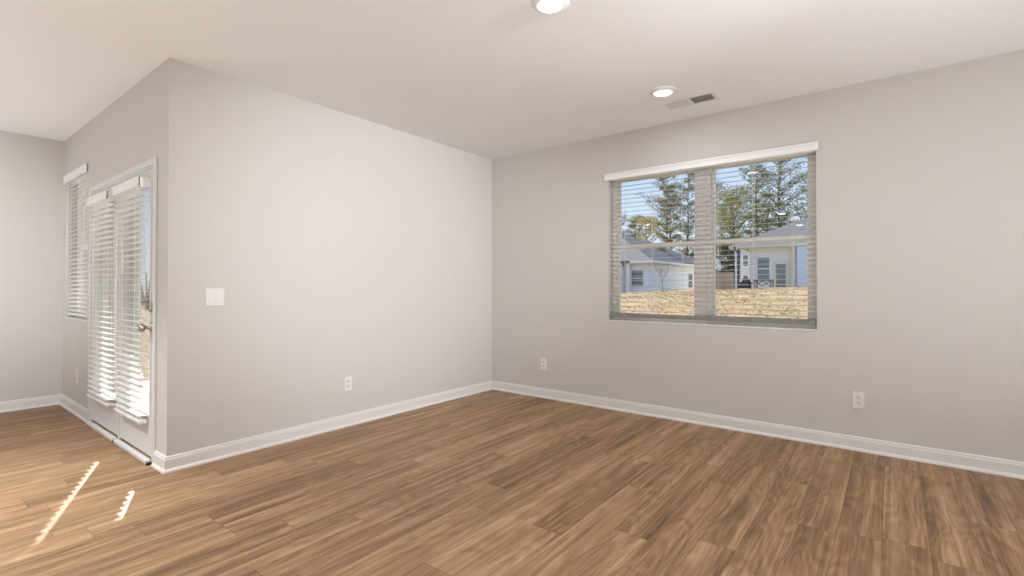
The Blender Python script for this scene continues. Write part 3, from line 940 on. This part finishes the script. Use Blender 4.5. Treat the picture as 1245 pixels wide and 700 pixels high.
# two-storey grey-blue house seen beyond the patio of the right house
h3 = thing('house', (42, 6, 0.5), 'pale grey two storey house glimpsed beyond the right house patio', 'house')
m = MB(); m.box(40, 44, 5.0, 6.75, 0.3, 4.9); part(m, 'wall', M['siding_grey'], h3)
m = MB(); hip_roof(m, 40, 44, 5.0, 6.75, 4.9, 0.5, ov=0.3); part(m, 'roof', M['shingle'], h3)
far_window(h3, 'x', 40, 5.72, 6.12, 2.92, 3.85)
far_window(h3, 'x', 40, 5.72, 6.12, 1.2, 2.15)

h4 = thing('house', (46, 9, 0.5), 'small tan house far off between the two nearer houses', 'house')
m = MB(); m.box(45, 47, 8.2, 9.8, 0.3, 2.5); part(m, 'wall', M['brick_house'], h4)
m = MB(); hip_roof(m, 45, 47, 8.2, 9.8, 2.5, 0.5, ov=0.3); part(m, 'roof', M['shingle'], h4)

fn = thing('wooden_fence', (36, 6.8, 0.5), 'weathered brown board fence between the two houses outside', 'fence')
m = MB()
for i in range(16):
    y_ = 5.9 + i * 0.125
    m.box(35.98, 36.0, y_, y_ + 0.115, 0.5, 2.35 + 0.03 * math.sin(i * 2.1))
part(m, 'boards', M['fencewood'], fn)
for z_ in (0.8, 2.0):
    m = MB(); m.box(36.0, 36.05, 5.9, 7.9, z_, z_ + 0.1); part(m, 'rail', M['fencewood'], fn)

# patio furniture of the right house
gz = 0.55
gr = thing('covered_grill', (27.6, 3.3, gz), 'black covered grill on the patio of the right house', 'grill')
m = MB(); m.box(27.3, 27.9, 2.95, 3.55, gz + 0.1, 1.50); part(m, 'body', M['black'], gr, bevel=0.05)
m = MB(); m.lathe([(0.30, 0), (0.27, 0.14), (0.18, 0.22), (0, 0.25)], (27.6, 3.25, 1.48), 'Z', 20); part(m, 'lid', M['black'], gr, smooth=True)
m = MB(); m.box(27.3, 27.42, 2.72, 2.95, 1.38, 1.44); part(m, 'side_shelf', M['black'], gr)
ft = thing('patio_table', (27.6, 2.2, gz), 'dark outdoor table with X shaped braces beside the covered grill', 'table')
m = MB(); m.box(27.2, 28.0, 1.76, 2.72, 1.56, 1.62); part(m, 'table_top', M['darkwood'], ft)
for (lx, ly) in ((27.25, 1.80), (27.25, 2.66), (27.93, 1.80), (27.93, 2.66)):
    m = MB(); m.box(lx, lx + 0.06, ly - 0.03, ly + 0.03, gz, 1.56); part(m, 'leg', M['darkwood'], ft)
m = MB()
for s0, s1 in ((1.82, 2.22), (2.24, 2.64)):
    m.tube([(27.28, s0, 1.25), (27.28, s1, 1.55)], 0.028, 6); m.tube([(27.28, s1, 1.25), (27.28, s0, 1.55)], 0.028, 6)
part(m, 'cross_brace', M['darkwood'], ft)

# ------------------------------------------------------------------ trees
def clump(m, c, r, n_, rnd, size=(0.07, 0.17)):
    for k in range(n_):
        p = Vector((rnd.gauss(0, 1), rnd.gauss(0, 1), rnd.gauss(0, 0.6)))
        p = p.normalized() * r * (rnd.random() ** 0.45)
        p.z *= 0.8
        q = c + p
        d = Vector((rnd.uniform(-1, 1), rnd.uniform(-1, 1), rnd.uniform(-0.3, 1))).normalized()
        w = d.cross(Vector((rnd.uniform(-1, 1), rnd.uniform(-1, 1), rnd.uniform(-1, 1)))).normalized()
        L = rnd.uniform(*size)
        m.bm.faces.new([m.bm.verts.new(q - w * L * 0.28), m.bm.verts.new(q + w * L * 0.28), m.bm.verts.new(q + d * L)])


def pine(x, y, z0, h, label, crown=0.45, rad=2.4, mat='needle_green', seed=1, nb=34, dens=52, tr=0.17, group='trees behind the houses outside'):
    rnd = random.Random(seed)
    o = thing('pine_tree', (x, y, z0), label, 'tree', group)
    m = MB()
    lean = (rnd.uniform(-0.3, 0.3), rnd.uniform(-0.3, 0.3))
    N = 9
    pts = [(x + lean[0] * (i / N) ** 1.5 + 0.06 * math.sin(i * 1.7 + seed), y + lean[1] * (i / N) ** 1.5 + 0.06 * math.cos(i * 1.3 + seed), z0 + h * i / N) for i in range(N + 1)]
    m.tube(pts, [tr * (1 - 0.86 * i / N) for i in range(N + 1)], 7)
    f = MB()

    def at(t):
        k = min(N - 1, int(t * N)); u = t * N - k
        return Vector(pts[k]).lerp(Vector(pts[k + 1]), u)
    for i in range(nb):
        t = 1 - (1 - crown) * ((i + rnd.random()) / nb) ** 0.9
        t = min(0.985, t)
        k = (1 - t) / (1 - crown)
        prof = math.sin(min(1, 0.18 + k * 0.95) * math.pi * 0.62) * (1 - 0.35 * max(0, k - 0.6))
        L = rad * prof * rnd.uniform(0.55, 1.15)
        a = i * 2.4 + rnd.uniform(-0.5, 0.5)
        b0 = at(t)
        d = Vector((math.cos(a), math.sin(a), rnd.uniform(0.15, 0.75)))
        mid_ = b0 + d * L * 0.5 + Vector((0, 0, 0.05 * L)); end = b0 + d * L + Vector((0, 0, 0.12 * L))
        m.tube([b0, mid_, end], [0.045 * (0.5 + k), 0.03, 0.012], 4, cap=False)
        for s, rr_ in ((0.4, 0.36), (0.62, 0.44), (0.84, 0.50), (1.04, 0.46)):
            c = b0.lerp(end, s) + Vector((rnd.uniform(-.22, .22), rnd.uniform(-.22, .22), rnd.uniform(0, .18)))
            clump(f, c, rr_ * rnd.uniform(0.75, 1.3), dens, rnd)
    clump(f, at(0.99), 0.45, dens, rnd)
    part(m, 'trunk', M['bark'], o)
    part(f, 'foliage', M[mat], o)
    return o


def bare_tree(x, y, z0, h, label, seed, tr=0.03, name='bare_tree', group=None, spread=0.35):
    rnd = random.Random(seed)
    o = thing(name, (x, y, z0), label, 'tree', group)
    m = MB()

    def grow(p, d, L, r, lvl):
        q = p + d * L
        m.tube([p, p.lerp(q, 0.5) + Vector((rnd.uniform(-1, 1), rnd.uniform(-1, 1), 0)) * L * 0.04, q], [r, r * 0.8, r * 0.6], 5, cap=False)
        if lvl == 0: return
        for k in range(3 if lvl > 1 else 4):
            nd = (d + Vector((rnd.uniform(-1, 1), rnd.uniform(-1, 1), rnd.uniform(0.1, 0.6))) * spread * 1.6).normalized()
            grow(p.lerp(q, rnd.uniform(0.6, 1)), nd, L * rnd.uniform(0.5, 0.8), r * 0.55, lvl - 1)
    grow(Vector((x, y, z0)), Vector((0, 0, 1)), h * 0.34, tr, 4)
    part(m, 'branches', M['palebark'], o)
    return o


PT = [  # x, y, height, crown start, radius, material, branches, label
    (50, 16.3, 13.2, 0.42, 2.7, 'needle_green', 40, 'tall airy pine in the left window pane, left of two darker straight trunks'),
    (52, 16.6, 12.4, 0.40, 1.7, 'needle_green', 30, 'slim pine in the middle of the group of three in the left window pane'),
    (50, 14.1, 13.3, 0.30, 1.9, 'needle_green', 40, 'tall dark trunked pine nearest the central mullion in the left pane'),
    (47, 17.4, 8.2, 0.22, 2.2, 'needle_gold', 36, 'short golden yellow pine in the left window pane'),
    (49, 19.6, 8.6, 0.25, 1.5, 'needle_dark', 30, 'dark green pine rising behind the golden one'),
    (58, 26.0, 10.6, 0.30, 2.2, 'needle_dark', 30, 'bluish green pine at the far left edge of the window view'),
    (50, 11.2, 11.6, 0.35, 1.7, 'needle_green', 34, 'narrow pine just right of the central mullion'),
    (46, 8.3, 9.8, 0.38, 2.6, 'needle_olive', 44, 'broad olive green pine standing left in the right window pane'),
    (54, 10.6, 10.5, 0.35, 2.0, 'needle_olive', 30, 'olive pine half hidden behind the broad olive one'),
    (50, 7.1, 13.0, 0.30, 2.3, 'needle_green', 44, 'tall pine with a thick dark trunk in the middle of the right pane'),
    (49, 4.9, 13.9, 0.30, 3.3, 'needle_green', 58, 'tallest and widest pine, upper right in the right window pane'),
    (54, 6.9, 10.5, 0.25, 2.2, 'needle_olive', 34, 'olive pine filling in between the two tallest pines'),
    (48, 2.2, 10.3, 0.30, 2.6, 'needle_green', 36, 'pine cut by the right edge of the window, above the roof'),
    (44, 0.4, 8.5, 0.20, 2.4, 'needle_dark', 30, 'dark pine low at the right edge of the window view'),
    (56, 22.5, 7.0, 0.25, 2.0, 'needle_dark', 24, 'low dark pine behind the left house roof'),
    (62, 24.0, 6.2, 0.20, 2.3, 'needle_dark', 24, 'low green pine behind the left house ridge'),
]
for i, (x, y, h_, cr, rd, mt, nb, lb) in enumerate(PT):
    pine(x, y, 0.4, h_, lb, cr, rd, mt, seed=20 + i, nb=nb)
for i, (x, y, h_) in enumerate([(60, 24.0, 6.5), (62, 20.5, 7.2), (60, 17.6, 6.8), (62, 15.2, 6.2), (60, 12.4, 7.5), (62, 9.6, 6.6), (58, 7.8, 6.2)]):
    bare_tree(x, y, 0.4, h_, 'pale leafless tree in the thin woodland behind the pines', 60 + i, 0.10, group='leafless trees behind the pines')
# evergreen filling the gap between the two houses
for (x, y, h_, lb, sd_) in ((42.5, 8.0, 4.8, 'dark bushy evergreen just left of the right house downspout', 91), (42, 10.2, 4.0, 'dark bushy evergreen beside the central mullion, lower pane', 92)):
    pine(x, y, 0.5, h_, lb, 0.12, 1.2, 'needle_dark', seed=sd_, nb=30, dens=60, tr=0.1)

# staked sapling on the lawn with a red ribbon
sp_ = bare_tree(15.3, 3.72, ground_z(15.3, 3.72) - 0.02, 1.75, 'thin bare sapling with a red ribbon on the lawn crest', 7, 0.022, name='sapling', spread=0.30)
m = MB()
rc = Vector((15.3, 4.10, 2.18))
for k in range(10):
    a = k * 0.7
    m.poly([rc + Vector((0, 0.05 * math.cos(a), 0.05 * math.sin(a))), rc + Vector((0.02, 0.05 * math.cos(a + .5), 0.06 * math.sin(a + .5))), rc + Vector((0, 0.012, -0.01))])
m.tube([rc, (15.3, 3.95, 1.95), (15.3, 3.78, 1.62)], 0.006, 5)
part(m, 'ribbon', M['red'], sp_, label='red ribbon')

# what the patio door looks out on
for i, (x, y, r_) in enumerate([(3.4, 37, 1.3), (6.9, 37.5, 1.3), (10.4, 37, 1.3)]):
    rnd = random.Random(i + 5)
    o = thing('bare_shrub', (x, y, -0.16), 'grey brown leafless shrub at the far end of the lawn behind the patio door', 'shrub', 'leafless shrubs beyond the lawn')
    m = MB()
    for k in range(70):
        a = rnd.uniform(0, 6.28); e_ = rnd.uniform(0.3, 1.3)
        L = rnd.uniform(1.2, 2.4)
        m.tube([(x, y, -0.1), (x + math.cos(a) * L * math.cos(e_) * r_ * .5, y + math.sin(a) * L * 0.4, L * math.sin(e_) * 0.5), (x + math.cos(a) * L * math.cos(e_) * r_ * .8, y + math.sin(a) * L * 0.6, L * math.sin(e_))], [0.07, 0.045, 0.02], 4, cap=False)
    part(m, 'twigs', M['twig'], o)
bare_tree(6.0, 42, -0.16, 5.2, 'leafless tree above the shrubs seen through the patio door', 33, 0.09, group=None)
